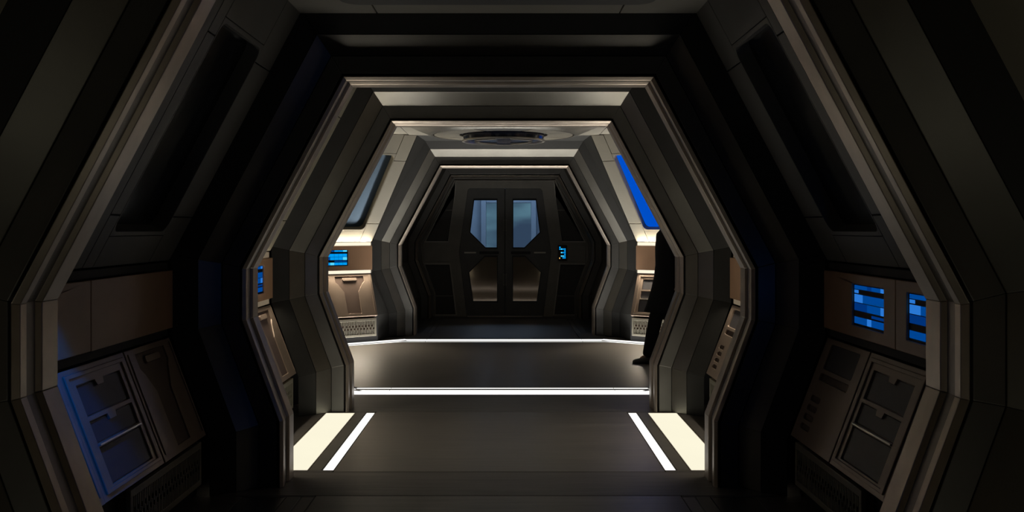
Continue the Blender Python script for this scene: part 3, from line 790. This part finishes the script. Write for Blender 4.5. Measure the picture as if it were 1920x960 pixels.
for s in (-1, 1):
    sh = nd(-.01, s * .17, 1.41, .06, sp2); el = nd(-.09, s * .245, 1.13, .043, sh); wr = nd(-.09, s * .25, .89, .029, el)
    pm = nd(-.08, s * .25, .84, .032, wr)
    for k, (df, ln) in enumerate(((.032, .062), (.012, .075), (-.008, .070), (-.028, .055))):
        k1 = nd(-.075 + df, s * .25, .80, .0095, pm); k2 = nd(-.065 + df, s * .245, .80 - ln * .55, .009, k1); nd(-.07 + df, s * .235, .80 - ln, .008, k2)
    t1 = nd(-.045, s * .235, .835, .011, pm); nd(-.025, s * .225, .80, .009, t1)
legs = {-1: [(.0, .93, .085), (.15, .50, .055), (.225, .10, .034)], 1: [(.0, .93, .085), (-.02, .50, .055), (-.20, .12, .034)]}
for s, js in legs.items():
    prev = pel
    for f, u, r in js: prev = nd(f, s * .095, u, r, prev)
    nd(js[-1][0] + .10, s * .095, .045, .022, prev)
body = skin('body', nodes, edges, 'skin', person)
# face: nose, eyes, mouth, ears as shaped pieces
def blob(name, f, la, u, rf, rl, ru, m, parent, n=12):
    vs, fs = [], []
    for i in range(n + 1):
        th = math.pi * i / n
        for j in range(n):
            ph = 2 * math.pi * j / n
            vs.append(pp(f + rf * math.sin(th) * math.cos(ph), la + rl * math.sin(th) * math.sin(ph), u + ru * math.cos(th)))
    for i in range(n):
        for j in range(n): fs.append((i * n + j, i * n + (j + 1) % n, (i + 1) * n + (j + 1) % n, (i + 1) * n + j))
    return make(name, (vs, fs), m, parent, smooth=True)
blob('nose', .112, 0, 1.635, .018, .014, .025, 'skin', body)
blob('mouth', .098, 0, 1.590, .008, .025, .006, 'locker_dark', body)
for s in (-1, 1):
    blob('eye', .094, s * .032, 1.662, .012, .014, .010, 'chrome', body)
    blob('ear', .0, s * .088, 1.645, .022, .010, .032, 'skin', body)
blob('hair', -.025, 0, 1.700, .105, .098, .085, 'hair', person, 20)
# coat: lofted rings with a front contour that flares to the hem
rings = [(1.485, .045, -.07, .085), (1.455, .085, -.10, .185), (1.40, .13, -.13, .235), (1.25, .145, -.135, .205), (1.06, .142, -.13, .19), (.92, .156, -.15, .20), (.79, .185, -.18, .215), (.626, .235, -.23, .24), (.555, .262, -.26, .25)]
N = 28; vs, fs = [], []
for u, ff, bb, la in rings:
    for j in range(N):
        t = 2 * math.pi * j / N; wv = 1 + (.03 * math.sin(5 * t + 1) if u < .95 else 0)
        vs.append(pp((ff + bb) / 2 + (ff - bb) / 2 * math.cos(t) * wv, la * math.sin(t) * wv, u))
for i in range(len(rings) - 1):
    for j in range(N): fs.append((i * N + j, i * N + (j + 1) % N, (i + 1) * N + (j + 1) % N, (i + 1) * N + j))
coat = make('coat', (vs, fs), 'coat', person, smooth=True)
so = coat.modifiers.new('thick', 'SOLIDIFY'); so.thickness = .012; so.offset = -1
for s in (-1, 1):
    skin('sleeve', [(*pp(-.01, s * .16, 1.405), .088), (*pp(-.05, s * .225, 1.27), .068), (*pp(-.09, s * .245, 1.13), .062), (*pp(-.09, s * .25, .90), .048)], [(0, 1), (1, 2), (2, 3)], 'coat', coat)
    js = legs[s]
    skin('trouser_leg', [(*pp(0, s * .095, .92), .10), (*pp(js[1][0] + .005, s * .095, .50), .082), (*pp(js[2][0], s * .095, .14), .072), (*pp(js[2][0] + .01, s * .095, .06), .076)], [(0, 1), (1, 2), (2, 3)], 'coat', person)
    f0 = js[2][0]; lift = 0.0
    sh = []
    prof = [(-.085, .034, .075), (-.06, .040, .095), (.0, .042, .10), (.06, .046, .075), (.11, .047, .055), (.15, .040, .045), (.178, .018, .03)]
    vv, ff = [], []
    K = 10
    for f, hw, ht in prof:
        for j in range(K):
            t = math.pi * j / (K - 1)
            vv.append(pp(f0 + f, s * .095 + hw * math.cos(t), .004 + max(0, ht * math.sin(t))))
    for i in range(len(prof) - 1):
        for j in range(K - 1): ff.append((i * K + j, i * K + j + 1, (i + 1) * K + j + 1, (i + 1) * K + j))
        ff.append((i * K, (i + 1) * K, (i + 1) * K + K - 1, i * K + K - 1))
    ff += [tuple(range(K)), tuple(range((len(prof) - 1) * K, len(prof) * K))]
    shoe = make('shoe', (vv, ff), 'shoe', person, smooth=True)
    make('sole', prism([(f, -hw - .002) for f, hw, _ in prof] + [(f, hw + .002) for f, hw, _ in reversed(prof)], .0, .010, lambda a, b, d: pp(f0 + a, s * .095 + b, d)), 'shoe', shoe)
